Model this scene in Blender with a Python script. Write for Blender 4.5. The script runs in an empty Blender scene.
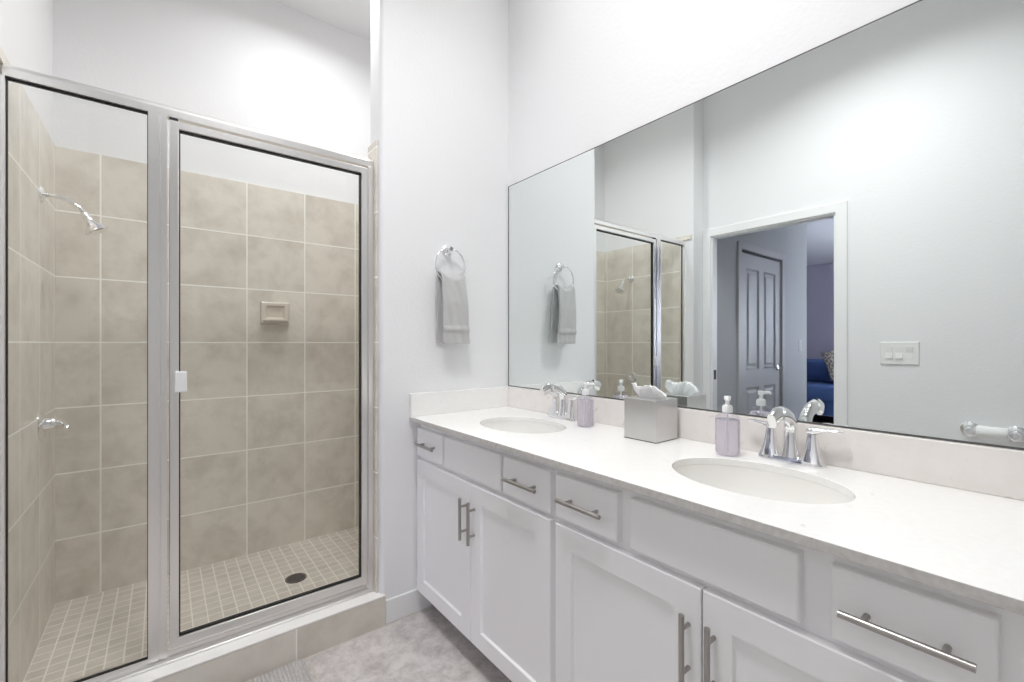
import bpy, bmesh, math, random
from mathutils import Vector, Matrix, noise
C = bpy.context.scene.collection
SC = bpy.context.scene

# ------------------------------------------------------------------ camera, light, exposure
EYE = 1.236
cam_data = bpy.data.cameras.new('camera')
cam_data.sensor_width = 36.0
cam_data.lens = 443.0 / 1024.0 * 36.0
cam_data.shift_y = 2.0 / 1024.0
cam_data.clip_start = 0.02
cam = bpy.data.objects.new('camera', cam_data)
C.objects.link(cam)
cam.location = (0, 0, EYE)
cam.rotation_euler = (math.pi / 2, 0, -math.atan(348.5 / 443.0))
SC.camera = cam

SC.view_settings.view_transform = 'Standard'
SC.view_settings.look = 'None'
SC.view_settings.exposure = 0.41
SC.view_settings.gamma = 1.0
SC.view_settings.use_curve_mapping = False
SC.cycles.max_bounces = 14
SC.cycles.diffuse_bounces = 7
SC.cycles.glossy_bounces = 7
SC.cycles.transmission_bounces = 10
SC.cycles.transparent_max_bounces = 16
SC.cycles.caustics_reflective = True
SC.cycles.blur_glossy = 0.3
SC.cycles.sample_clamp_indirect = 6.0

world = bpy.data.worlds.new('world')
SC.world = world
world.use_nodes = True
world.node_tree.nodes['Background'].inputs[0].default_value = (0.80, 0.88, 1.0, 1)
world.node_tree.nodes['Background'].inputs[1].default_value = 1.0

CEIL = 3.30          # room ceiling
SCEIL = 3.14         # lower shower ceiling
WX = 1.457           # right wall (mirror wall)
WY = 1.88            # towel wall
LX = -0.53           # left room wall
SX = -0.370          # tile face of the shower's left wall
SB = 2.745           # tile face of the shower's back wall

def area_lamp(name, loc, size, power, color, rot=(0, 0, 0), spread=180, size_y=None, shape='DISK'):
    d = bpy.data.lights.new(name, 'AREA')
    d.shape = shape
    d.size = size
    if size_y:
        d.size_y = size_y
    d.energy = power
    d.color = color
    d.spread = math.radians(spread)
    o = bpy.data.objects.new(name, d)
    C.objects.link(o)
    o.location = loc
    o.rotation_euler = rot
    return o

WARM = (1.0, 0.955, 0.90)
NEUT = (0.985, 0.99, 1.0)
# recessed ceiling lamps: (x, y, power); the fixtures themselves are built further down
CANS = [(1.20, 1.28, CEIL, 1.8, NEUT), (1.20, 0.45, CEIL, 0.7, NEUT), (0.60, 2.17, SCEIL, 6.0, NEUT)]
for cx_, cy_, cz_, p_, c_ in CANS:
    area_lamp('downlight_lamp', (cx_, cy_, cz_ - 0.02), 0.13, p_, c_, spread=158)
# wide fill lamp, added mid-ceiling to brighten the cabinets and floor
FLX, FLY = 0.38, 0.74
area_lamp('fill_lamp', (FLX, FLY, CEIL - 0.085), 0.50, 16.0, NEUT, spread=150)
# daylight from the bedroom's window
area_lamp('window_daylight', (-4.3, 0.30, 1.55), 1.3, 62.0, (0.82, 0.86, 1.0), rot=(math.radians(-90), 0, 0), size_y=1.2, shape='RECTANGLE')

# ------------------------------------------------------------------ helpers
random.seed(7)

def mat(name, color, rough=0.5, metal=0.0, bump=None, spec=0.5, trans=0.0, ior=1.45, noise_col=None, coat=0.0, sheen=0.0, flecks=None):
    m = bpy.data.materials.new(name)
    m.use_nodes = True
    nt = m.node_tree
    b = nt.nodes['Principled BSDF']
    b.inputs['Base Color'].default_value = (*color, 1)
    b.inputs['Roughness'].default_value = rough
    b.inputs['Metallic'].default_value = metal
    b.inputs['Specular IOR Level'].default_value = spec
    b.inputs['Transmission Weight'].default_value = trans
    b.inputs['IOR'].default_value = ior
    b.inputs['Coat Weight'].default_value = coat
    b.inputs['Sheen Weight'].default_value = sheen
    tc = nt.nodes.new('ShaderNodeNewGeometry')
    if noise_col:
        scale, c2, amt = noise_col
        n = nt.nodes.new('ShaderNodeTexNoise')
        n.inputs['Scale'].default_value = scale
        n.inputs['Detail'].default_value = 6
        nt.links.new(tc.outputs['Position'], n.inputs['Vector'])
        r = nt.nodes.new('ShaderNodeValToRGB')
        r.color_ramp.elements[0].position = 0.5 - amt
        r.color_ramp.elements[1].position = 0.5 + amt
        r.color_ramp.elements[0].color = (*color, 1)
        r.color_ramp.elements[1].color = (*c2, 1)
        nt.links.new(n.outputs['Fac'], r.inputs['Fac'])
        nt.links.new(r.outputs['Color'], b.inputs['Base Color'])
    if flecks:
        scale, fc, lo, hi = flecks
        n2 = nt.nodes.new('ShaderNodeTexNoise')
        n2.inputs['Scale'].default_value = scale
        n2.inputs['Detail'].default_value = 4
        n2.inputs['Distortion'].default_value = 1.2
        nt.links.new(tc.outputs['Position'], n2.inputs['Vector'])
        r2 = nt.nodes.new('ShaderNodeMapRange')
        r2.inputs['From Min'].default_value = lo
        r2.inputs['From Max'].default_value = hi
        nt.links.new(n2.outputs['Fac'], r2.inputs['Value'])
        mx = nt.nodes.new('ShaderNodeMix')
        mx.data_type = 'RGBA'
        nt.links.new(r2.outputs['Result'], mx.inputs['Factor'])
        nt.links.new(r.outputs['Color'], mx.inputs['A'])
        mx.inputs['B'].default_value = (*fc, 1)
        nt.links.new(mx.outputs['Result'], b.inputs['Base Color'])
    if bump:
        scale, strength, dist = bump
        n = nt.nodes.new('ShaderNodeTexNoise')
        n.inputs['Scale'].default_value = scale
        n.inputs['Detail'].default_value = 3
        nt.links.new(tc.outputs['Position'], n.inputs['Vector'])
        bp = nt.nodes.new('ShaderNodeBump')
        bp.inputs['Strength'].default_value = strength
        bp.inputs['Distance'].default_value = dist
        nt.links.new(n.outputs['Fac'], bp.inputs['Height'])
        nt.links.new(bp.outputs['Normal'], b.inputs['Normal'])
    return m

def tile_mat(name, axes, origin, w, h, mortar, c1, c2, cm, vein, rough=0.3, bump=0.4, nscale=5.0, bias=0.0, vamt=0.18, offset=0.0, detail=0.62):
    """Square stone tiles laid in the plane of two world axes."""
    m = bpy.data.materials.new(name)
    m.use_nodes = True
    nt = m.node_tree
    L = nt.links.new
    b = nt.nodes['Principled BSDF']
    g = nt.nodes.new('ShaderNodeNewGeometry')
    s = nt.nodes.new('ShaderNodeSeparateXYZ')
    L(g.outputs['Position'], s.inputs[0])
    cmb = nt.nodes.new('ShaderNodeCombineXYZ')
    for k, (ax, o) in enumerate(zip(axes, origin)):
        a = nt.nodes.new('ShaderNodeMath')
        a.operation = 'SUBTRACT'
        L(s.outputs[ax], a.inputs[0])
        a.inputs[1].default_value = o - 40 * (w, h)[k]
        L(a.outputs[0], cmb.inputs[k])
    br = nt.nodes.new('ShaderNodeTexBrick')
    br.offset = offset
    br.squash = 1.0
    br.inputs['Scale'].default_value = 1.0
    br.inputs['Brick Width'].default_value = w
    br.inputs['Row Height'].default_value = h
    br.inputs['Mortar Size'].default_value = mortar
    br.inputs['Mortar Smooth'].default_value = 0.15
    br.inputs['Bias'].default_value = bias
    br.inputs['Color1'].default_value = (*c1, 1)
    br.inputs['Color2'].default_value = (*c2, 1)
    br.inputs['Mortar'].default_value = (*cm, 1)
    L(cmb.outputs[0], br.inputs['Vector'])
    # every tile gets its own shift of the stone's clouding
    addv = nt.nodes.new('ShaderNodeVectorMath')
    addv.operation = 'MULTIPLY_ADD'
    fl = nt.nodes.new('ShaderNodeVectorMath')
    fl.operation = 'DIVIDE'
    L(cmb.outputs[0], fl.inputs[0])
    fl.inputs[1].default_value = (w, h, 1)
    fl2 = nt.nodes.new('ShaderNodeVectorMath')
    fl2.operation = 'FLOOR'
    L(fl.outputs[0], fl2.inputs[0])
    L(fl2.outputs[0], addv.inputs[0])
    addv.inputs[1].default_value = (3.71, 5.33, 0.0)
    L(g.outputs['Position'], addv.inputs[2])
    n = nt.nodes.new('ShaderNodeTexNoise')
    n.inputs['Scale'].default_value = nscale
    n.inputs['Detail'].default_value = 8
    n.inputs['Roughness'].default_value = detail
    n.inputs['Distortion'].default_value = 0.25
    L(addv.outputs[0], n.inputs['Vector'])
    ramp = nt.nodes.new('ShaderNodeMapRange')
    ramp.inputs['From Min'].default_value = 0.42
    ramp.inputs['From Max'].default_value = 0.75
    ramp.inputs['To Max'].default_value = vamt * 4
    L(n.outputs['Fac'], ramp.inputs['Value'])
    inv = nt.nodes.new('ShaderNodeMath')
    inv.operation = 'SUBTRACT'
    inv.inputs[0].default_value = 1.0
    L(br.outputs['Fac'], inv.inputs[1])
    f = nt.nodes.new('ShaderNodeMath')
    f.operation = 'MULTIPLY'
    L(ramp.outputs['Result'], f.inputs[0])
    L(inv.outputs[0], f.inputs[1])
    mx = nt.nodes.new('ShaderNodeMix')
    mx.data_type = 'RGBA'
    L(f.outputs[0], mx.inputs['Factor'])
    L(br.outputs['Color'], mx.inputs['A'])
    mx.inputs['B'].default_value = (*vein, 1)
    L(mx.outputs['Result'], b.inputs['Base Color'])
    b.inputs['Roughness'].default_value = rough
    bp = nt.nodes.new('ShaderNodeBump')
    bp.invert = True
    bp.inputs['Strength'].default_value = bump
    bp.inputs['Distance'].default_value = 0.003
    L(br.outputs['Fac'], bp.inputs['Height'])
    L(bp.outputs['Normal'], b.inputs['Normal'])
    return m

def glass_mat(name, tint, refl=0.04, rough=0.0):
    m = bpy.data.materials.new(name)
    m.use_nodes = True
    nt = m.node_tree
    nt.nodes.remove(nt.nodes['Principled BSDF'])
    out = nt.nodes['Material Output']
    t = nt.nodes.new('ShaderNodeBsdfTransparent')
    t.inputs[0].default_value = (*tint, 1)
    gl = nt.nodes.new('ShaderNodeBsdfGlossy')
    gl.inputs['Roughness'].default_value = rough
    lw = nt.nodes.new('ShaderNodeLayerWeight')
    lw.inputs['Blend'].default_value = 0.5
    pw = nt.nodes.new('ShaderNodeMath')
    pw.operation = 'POWER'
    pw.inputs[1].default_value = 5.0
    nt.links.new(lw.outputs['Facing'], pw.inputs[0])
    ml = nt.nodes.new('ShaderNodeMath')
    ml.operation = 'MULTIPLY_ADD'
    ml.inputs[1].default_value = 0.6 * refl
    ml.inputs[2].default_value = 0.035 * refl
    nt.links.new(pw.outputs[0], ml.inputs[0])
    mx = nt.nodes.new('ShaderNodeMixShader')
    nt.links.new(ml.outputs[0], mx.inputs[0])
    nt.links.new(t.outputs[0], mx.inputs[1])
    nt.links.new(gl.outputs[0], mx.inputs[2])
    nt.links.new(mx.outputs[0], out.inputs['Surface'])
    return m

def emit_mat(name, color, strength):
    m = bpy.data.materials.new(name)
    m.use_nodes = True
    b = m.node_tree.nodes['Principled BSDF']
    b.inputs['Base Color'].default_value = (0.9, 0.9, 0.9, 1)
    b.inputs['Emission Color'].default_value = (*color, 1)
    b.inputs['Emission Strength'].default_value = strength
    return m

def world_loc(o):
    v = Vector((0, 0, 0))
    while o is not None:
        v = v + Vector(o.location)
        o = o.parent
    return v

def obj(name, bm, m, parent=None, smooth=False, auto=None, bevel=None, recalc=True):
    """Link a bmesh drawn in world coordinates as ONE mesh object under its parent."""
    if recalc:
        bmesh.ops.recalc_face_normals(bm, faces=bm.faces[:])
    if parent is not None:
        bmesh.ops.translate(bm, verts=bm.verts[:], vec=-world_loc(parent))
    me = bpy.data.meshes.new(name)
    bm.to_mesh(me)
    bm.free()
    o = bpy.data.objects.new(name, me)
    C.objects.link(o)
    o.parent = parent
    for mm in (m if isinstance(m, (list, tuple)) else [m]):
        me.materials.append(mm)
    if smooth:
        for p in me.polygons:
            p.use_smooth = True
        if auto is not None:
            me.set_sharp_from_angle(angle=math.radians(auto))
    if bevel:
        b = o.modifiers.new('bevel', 'BEVEL')
        b.width = bevel
        b.segments = 2
        b.limit_method = 'ANGLE'
        b.angle_limit = math.radians(35)
    return o

def thing(name, label, cat, loc=(0, 0, 0), group=None):
    o = bpy.data.objects.new(name, None)
    o.empty_display_size = 0.05
    C.objects.link(o)
    o.location = loc
    return tag(o, label, cat, group)

def tag(o, label, cat, group=None):
    o['label'] = label
    o['category'] = cat
    if group:
        o['group'] = group
    return o

def struct(name, bm, m, parent=None, label=None, cat=None, **k):
    o = obj(name, bm, m, parent, **k)
    if parent is None:
        o['kind'] = 'structure'
        if label:
            o['label'] = label
            o['category'] = cat
    return o

def copy_tree(o, parent=None):
    c = o.copy()
    C.objects.link(c)
    c.parent = parent
    for ch in list(o.children):
        copy_tree(ch, c)
    return c

def box(bm, lo, hi, mi=0):
    x0, y0, z0 = lo
    x1, y1, z1 = hi
    v = [bm.verts.new(p) for p in ((x0, y0, z0), (x1, y0, z0), (x1, y1, z0), (x0, y1, z0), (x0, y0, z1), (x1, y0, z1), (x1, y1, z1), (x0, y1, z1))]
    for q in ((0, 3, 2, 1), (4, 5, 6, 7), (0, 1, 5, 4), (1, 2, 6, 5), (2, 3, 7, 6), (3, 0, 4, 7)):
        f = bm.faces.new([v[i] for i in q])
        f.material_index = mi
    return v

def NB():
    return bmesh.new()

def boxes(*bs):
    bm = NB()
    for lo, hi in bs:
        box(bm, lo, hi)
    return bm

def loft(bm, rings, cap=True, closed=True):
    """Skin a list of rings (lists of points of equal length)."""
    R = [[bm.verts.new(p) for p in r] for r in rings]
    n = len(R[0])
    for a, b in zip(R[:-1], R[1:]):
        for i in range(n if closed else n - 1):
            j = (i + 1) % n
            bm.faces.new((a[i], a[j], b[j], b[i]))
    if cap and closed:
        bm.faces.new(list(reversed(R[0])))
        bm.faces.new(R[-1])
    return R

def lathe(bm, prof, origin=(0, 0, 0), axis='Z', n=32, sx=1.0, sy=1.0, cap=True):
    rings = []
    for r, h in prof:
        ring = []
        for i in range(n):
            a = 2 * math.pi * i / n
            p = Vector((r * sx * math.cos(a), r * sy * math.sin(a), h))
            if axis == 'X':
                p = Vector((p.z, p.x, p.y))
            elif axis == 'Y':
                p = Vector((p.x, p.z, p.y))
            elif axis == '-X':
                p = Vector((-p.z, p.x, p.y))
            elif axis == '-Y':
                p = Vector((p.x, -p.z, p.y))
            ring.append(p + Vector(origin))
        rings.append(ring)
    loft(bm, rings, cap)

def tube(bm, pts, rad, n=12, up=Vector((0, 0, 1)), flat=None, power=2.0, closed=False):
    """Sweep an ellipse (or rounded square) along points; rad: number or list; flat: list of (across, along-normal) scales."""
    pts = [Vector(p) for p in pts]
    rings = []
    N = len(pts)
    for k, p in enumerate(pts):
        if closed:
            t = pts[(k + 1) % N] - pts[k - 1]
        else:
            t = pts[min(k + 1, N - 1)] - pts[max(k - 1, 0)]
        t.normalize()
        u = up.cross(t)
        if u.length < 1e-4:
            u = Vector((1, 0, 0)).cross(t)
        u.normalize()
        w = t.cross(u)
        r = rad[k] if isinstance(rad, (list, tuple)) else rad
        fx, fy = flat[k] if flat else (1, 1)
        ring = []
        for i in range(n):
            a = 2 * math.pi * i / n
            c, s = math.cos(a), math.sin(a)
            c = math.copysign(abs(c) ** (2 / power), c)
            s = math.copysign(abs(s) ** (2 / power), s)
            ring.append(p + u * (r * fx * c) + w * (r * fy * s))
        rings.append(ring)
    if closed:
        rings.append(rings[0])
        R = [[bm.verts.new(p) for p in r] for r in rings[:-1]]
        R.append(R[0])
        for a, b in zip(R[:-1], R[1:]):
            for i in range(n):
                j = (i + 1) % n
                bm.faces.new((a[i], a[j], b[j], b[i]))
    else:
        loft(bm, rings)

def arc_pts(c, r, a0, a1, n, plane='XZ'):
    out = []
    for i in range(n + 1):
        a = a0 + (a1 - a0) * i / n
        d = (r * math.cos(a), r * math.sin(a))
        out.append(Vector((c[0] + d[0], c[1], c[2] + d[1])) if plane == 'XZ' else Vector((c[0], c[1] + d[0], c[2] + d[1])))
    return out

# ------------------------------------------------------------------ materials
M = {}
M['wall'] = mat('wall_paint', (0.83, 0.83, 0.835), 0.6, bump=(75, 0.16, 0.005))
M['ceil'] = mat('ceiling_paint', (0.84, 0.84, 0.85), 0.7)
M['trim'] = mat('trim_paint', (0.86, 0.86, 0.86), 0.35)
M['cab'] = mat('cabinet_lacquer', (0.91, 0.905, 0.915), 0.35)
M['toe'] = mat('toe_kick_board', (0.30, 0.29, 0.29), 0.6)
M['quartz'] = mat('white_quartz', (0.90, 0.89, 0.87), 0.16, noise_col=(60, (0.885, 0.87, 0.848), 0.12), flecks=(28, (0.74, 0.70, 0.66), 0.68, 0.80))
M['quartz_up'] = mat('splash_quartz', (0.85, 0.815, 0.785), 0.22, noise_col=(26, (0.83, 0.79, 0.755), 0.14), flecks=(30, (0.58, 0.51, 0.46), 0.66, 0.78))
M['ceramic'] = mat('sink_ceramic', (0.87, 0.855, 0.825), 0.12)
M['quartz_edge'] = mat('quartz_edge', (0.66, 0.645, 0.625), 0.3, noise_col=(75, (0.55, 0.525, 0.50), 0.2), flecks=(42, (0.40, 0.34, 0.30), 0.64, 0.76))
M['chrome'] = mat('chrome', (0.90, 0.90, 0.91), 0.06, metal=1.0)
M['nickel'] = mat('brushed_nickel', (0.42, 0.40, 0.385), 0.30, metal=1.0)
M['alu'] = mat('satin_aluminium', (0.88, 0.87, 0.855), 0.28, metal=1.0)
M['steel'] = mat('brushed_steel', (0.66, 0.655, 0.65), 0.33, metal=1.0, bump=(220, 0.05, 0.001))
M['gasket'] = mat('black_gasket', (0.015, 0.015, 0.015), 0.5)
M['mirror'] = mat('mirror_silver', (0.85, 0.89, 0.88), 0.0, metal=1.0)
M['mirror_edge'] = mat('mirror_edge', (0.10, 0.10, 0.095), 0.3)
M['glass'] = glass_mat('shower_glass', (0.985, 0.990, 0.985), 1.0)
M['plastic'] = mat('white_plastic', (0.86, 0.86, 0.86), 0.3)
M['switch'] = mat('switch_plastic', (0.84, 0.84, 0.82), 0.35)
M['dark'] = mat('dark_metal', (0.05, 0.05, 0.055), 0.35, metal=0.8)
M['sill'] = mat('white_marble_sill', (0.90, 0.88, 0.855), 0.2, noise_col=(14, (0.86, 0.84, 0.81), 0.2))
M['towel'] = mat('grey_terry', (0.55, 0.545, 0.54), 0.95, bump=(420, 0.8, 0.004), sheen=0.3)
M['mat'] = mat('grey_cotton', (0.56, 0.53, 0.51), 0.95, bump=(260, 0.9, 0.006), noise_col=(110, (0.70, 0.675, 0.65), 0.16))
M['tissue'] = mat('tissue_paper', (0.95, 0.95, 0.95), 0.9, bump=(90, 0.3, 0.003))
M['paper'] = mat('toilet_paper', (0.88, 0.88, 0.87), 0.9)
M['soap'] = mat('lavender_soap', (0.95, 0.925, 0.97), 0.12, trans=0.75, ior=1.35)
M['bottle'] = glass_mat('clear_bottle', (0.93, 0.92, 0.95), 1.3, 0.03)
M['drain'] = mat('drain_metal', (0.16, 0.145, 0.13), 0.4, metal=0.9)
M['blue'] = mat('blue_bedding', (0.075, 0.135, 0.31), 0.9, bump=(60, 0.3, 0.01))
M['pattern'] = mat('grey_pillow', (0.22, 0.21, 0.24), 0.9, noise_col=(38, (0.75, 0.68, 0.50), 0.04))
M['headboard'] = mat('headboard_fabric', (0.03, 0.035, 0.07), 0.8)
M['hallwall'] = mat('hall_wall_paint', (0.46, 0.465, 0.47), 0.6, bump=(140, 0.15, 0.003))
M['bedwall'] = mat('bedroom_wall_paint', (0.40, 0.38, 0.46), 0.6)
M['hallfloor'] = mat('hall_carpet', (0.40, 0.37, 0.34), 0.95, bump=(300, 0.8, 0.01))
M['doorpaint'] = mat('closet_door_paint', (0.50, 0.50, 0.50), 0.4)
TC1, TC2, TM, TV = (0.725, 0.68, 0.605), (0.775, 0.73, 0.655), (0.95, 0.93, 0.88), (0.52, 0.47, 0.395)
TW = 0.2885
M['tile_back'] = tile_mat('tile_shower_back', ('X', 'Z'), (0.352, 0.375), TW, 0.288, 0.0034, TC1, TC2, TM, TV, nscale=7.5, vamt=0.19)
M['tile_side'] = tile_mat('tile_shower_side', ('Y', 'Z'), (2.142, 0.375), TW, 0.288, 0.0034, TC1, TC2, TM, TV, nscale=7.5, vamt=0.19)
M['tile_curb'] = tile_mat('tile_curb', ('X', 'Z'), (0.406, -0.15), 0.60, 0.288, 0.0028, TC1, TC2, TM, TV)
M['mosaic'] = tile_mat('tile_shower_floor', ('X', 'Y'), (SX, SB), 0.0515, 0.0515, 0.0026, (0.60, 0.55, 0.485), (0.68, 0.625, 0.555), (0.84, 0.80, 0.73), (0.48, 0.435, 0.375), nscale=9)
M['floor'] = tile_mat('tile_floor', ('X', 'Y'), (0.447, 1.862), 0.60, 0.60, 0.0035, (0.63, 0.59, 0.575), (0.68, 0.64, 0.625), (0.60, 0.55, 0.47), (0.30, 0.265, 0.255), rough=0.4, nscale=12, vamt=0.24, detail=0.8)

# ------------------------------------------------------------------ room shell
T = 0.12
def bull(x, y0, y1, r=0.022, n=6):
    """Outline of the towel wall seen from above, its free end rounded."""
    p = [(x + r - r * math.cos(a), y0 + r - r * math.sin(a)) for a in [math.pi / 2 * k / n for k in range(n + 1)]]
    return p          # from the end face (x, y0+r) to the front face (x+r, y0)

def prism(bm, outline, z0, z1):
    lo = [bm.verts.new((x, y, z0)) for x, y in outline]
    hi = [bm.verts.new((x, y, z1)) for x, y in outline]
    n = len(outline)
    for i in range(n):
        j = (i + 1) % n
        bm.faces.new((lo[i], lo[j], hi[j], hi[i]))
    bm.faces.new(list(reversed(lo)))
    bm.faces.new(hi)

struct('floor', boxes(((LX - T, -1.72, -0.1), (WX + T, WY + 0.0, 0.0))), M['floor'])
struct('ceiling', boxes(((LX - T, -1.72, CEIL), (WX + T, WY + T, CEIL + 0.1))), M['ceil'])
struct('ceiling_shower', boxes(((LX - T, WY + T, SCEIL), (WX + T, SB + T + 0.03, CEIL + 0.1))), M['ceil'])
struct('wall_right', boxes(((WX, -1.72, 0), (WX + T, WY, CEIL))), M['wall'])
bm = NB()
prism(bm, [(0.747, WY + T), ] + bull(0.747, WY, WY + T) + [(WX + T, WY), (WX + T, WY + T)], 0, CEIL)
struct('wall_back', bm, M['wall'], smooth=True, auto=40)
struct('wall_front', boxes(((LX - T, -1.72, 0), (WX, -1.60, CEIL))), mat('rear_wall_paint', (0.68, 0.675, 0.67), 0.7))
# left wall with the doorway to the hall
DY0, DY1, DZ = 0.957, 1.798, 2.085
TL = 0.07
struct('wall_left', boxes(((LX - TL, -1.60, 0), (LX, DY0, CEIL)), ((LX - TL, DY1, 0), (LX, 1.86, CEIL)), ((LX - TL, DY0, DZ), (LX, DY1, CEIL))), M['wall'])
# shower walls: drywall with tile cladding up to about two metres
SR = 1.157
ws = struct('wall_shower_left', boxes(((LX - T, 1.86, SCEIL), (SX - 0.010, WY + T, CEIL)), ((LX - T, 1.86, 0), (SX - 0.010, SB + T + 0.02, SCEIL))), M['wall'])
obj('tile_cladding', boxes(((SX - 0.010, 1.872, 2.060), (SX, 1.968, 2.093)), ((SX - 0.010, 1.968, 0.02), (SX, SB + 0.008, 2.093))), M['tile_side'], ws)
ws = struct('wall_shower_back', boxes(((SX - 0.010, SB + 0.010, 0), (SR + 0.25, SB + T + 0.02, SCEIL))), M['wall'])
obj('tile_cladding', boxes(((SX, SB, 0.02), (SR, SB + 0.010, 2.093))), M['tile_back'], ws)
ws = struct('wall_shower_right', boxes(((SR + 0.010, WY + T, 0), (SR + 0.25, SB + 0.010, SCEIL))), M['wall'])
obj('tile_cladding', boxes(((SR, WY + T + 0.010, 0.02), (SR + 0.010, SB, 2.093)), ((0.747, WY + T, 0.02), (SR + 0.010, WY + T + 0.010, 2.093))), M['tile_side'], ws)
# tiled end of the towel wall beside the shower door
bm = boxes(((0.737, 1.904, 0.13), (0.747, WY + T + 0.010, 2.135)))
o = struct('trim_1', bm, M['tile_side'], bevel=0.004)
struct('floor_shower', boxes(((SX, 1.99, 0.0), (SR, SB, 0.10))), M['mosaic'])
curb = struct('curb_shower', boxes(((SX, 1.8795, 0.0), (0.746, 1.99, 0.124)), ((SX, 1.869, 0.0), (0.766, 1.8795, 0.124))), M['tile_curb'])
obj('sill', boxes(((SX, 1.868, 0.124), (0.768, 2.000, 0.133))), M['sill'], curb, bevel=0.004)
# baseboard along the towel wall, floor strip at the curb
bm = NB()
prism(bm, [(0.768, 1.868), (0.990, 1.868), (0.990, 1.880), (0.768, 1.880)], 0.0, 0.105)
struct('baseboard_back', bm, M['trim'], bevel=0.004)
struct('baseboard_left', boxes(((LX, -1.6, 0), (LX + 0.012, DY0 - 0.06, 0.105))), M['trim'], bevel=0.004)

# doorway: jamb lining, casing, strike plate
j = struct('door_1', boxes(((LX - TL, DY0, 0), (LX, DY0 + 0.015, DZ)), ((LX - TL, DY1 - 0.015, 0), (LX, DY1, DZ)), ((LX - TL, DY0 + 0.015, DZ - 0.015), (LX, DY1 - 0.015, DZ))), M['trim'])
for side, x0, x1 in ((1, LX, LX + 0.016), (-1, LX - TL - 0.016, LX - TL)):
    bm = NB()
    w = 0.064
    o_ = [(DY0 + 0.004 - w, 0), (DY0 + 0.004 - w, DZ + w - 0.004), (DY1 - 0.004 + w, DZ + w - 0.004), (DY1 - 0.004 + w, 0), (DY1 - 0.004, 0), (DY1 - 0.004, DZ - 0.004), (DY0 + 0.004, DZ - 0.004), (DY0 + 0.004, 0)]
    a = [bm.verts.new((x0, y, z)) for y, z in o_]
    b = [bm.verts.new((x1, y, z)) for y, z in o_]
    for i in range(8):
        bm.faces.new((a[i], a[(i + 1) % 8], b[(i + 1) % 8], b[i]))
    for q in ((0, 1, 6, 7), (1, 2, 5, 6), (2, 3, 4, 5)):
        bm.faces.new([a[i] for i in q])
        bm.faces.new([b[i] for i in reversed(q)])
    obj('casing', bm, M['trim'], j, bevel=0.005)
obj('strike_plate', boxes(((LX - 0.052, DY1 - 0.0175, 0.945), (LX - 0.018, DY1 - 0.015, 1.02))), M['dark'], j)

# hall and bedroom beyond the doorway
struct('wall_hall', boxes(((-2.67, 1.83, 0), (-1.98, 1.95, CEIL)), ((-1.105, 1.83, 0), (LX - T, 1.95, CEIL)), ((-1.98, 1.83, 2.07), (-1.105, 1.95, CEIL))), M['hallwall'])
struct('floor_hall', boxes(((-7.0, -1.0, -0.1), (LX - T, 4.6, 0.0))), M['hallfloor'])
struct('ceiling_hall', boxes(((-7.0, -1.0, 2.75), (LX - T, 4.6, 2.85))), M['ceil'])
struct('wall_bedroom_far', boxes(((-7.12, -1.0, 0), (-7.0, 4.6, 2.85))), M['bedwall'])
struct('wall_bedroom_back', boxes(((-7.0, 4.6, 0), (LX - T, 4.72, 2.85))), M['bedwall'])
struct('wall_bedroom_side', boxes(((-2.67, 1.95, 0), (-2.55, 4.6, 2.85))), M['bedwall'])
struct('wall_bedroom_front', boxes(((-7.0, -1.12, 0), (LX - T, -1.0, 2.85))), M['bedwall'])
# bedroom window (daylight), in the wall that carries it
struct('wall_bedroom_window', boxes(((-6.2, 0.10, 0), (-4.98, 0.22, 2.75)), ((-3.62, 0.10, 0), (-2.9, 0.22, 2.75)), ((-4.98, 0.10, 0), (-3.62, 0.22, 0.92)), ((-4.98, 0.10, 2.18), (-3.62, 0.22, 2.75))), M['bedwall'])
wn = struct('window_1', boxes(((-4.98, 0.14, 0.92), (-4.94, 0.20, 2.18)), ((-3.66, 0.14, 0.92), (-3.62, 0.20, 2.18)), ((-4.94, 0.14, 0.92), (-3.66, 0.20, 0.96)), ((-4.94, 0.14, 2.14), (-3.66, 0.20, 2.18)), ((-4.94, 0.14, 1.53), (-3.66, 0.20, 1.57))), M['trim'])
obj('window_pane', boxes(((-4.94, 0.165, 0.96), (-3.66, 0.17, 2.14))), emit_mat('sky_glow', (0.75, 0.85, 1.0), 1.5), wn)

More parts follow.
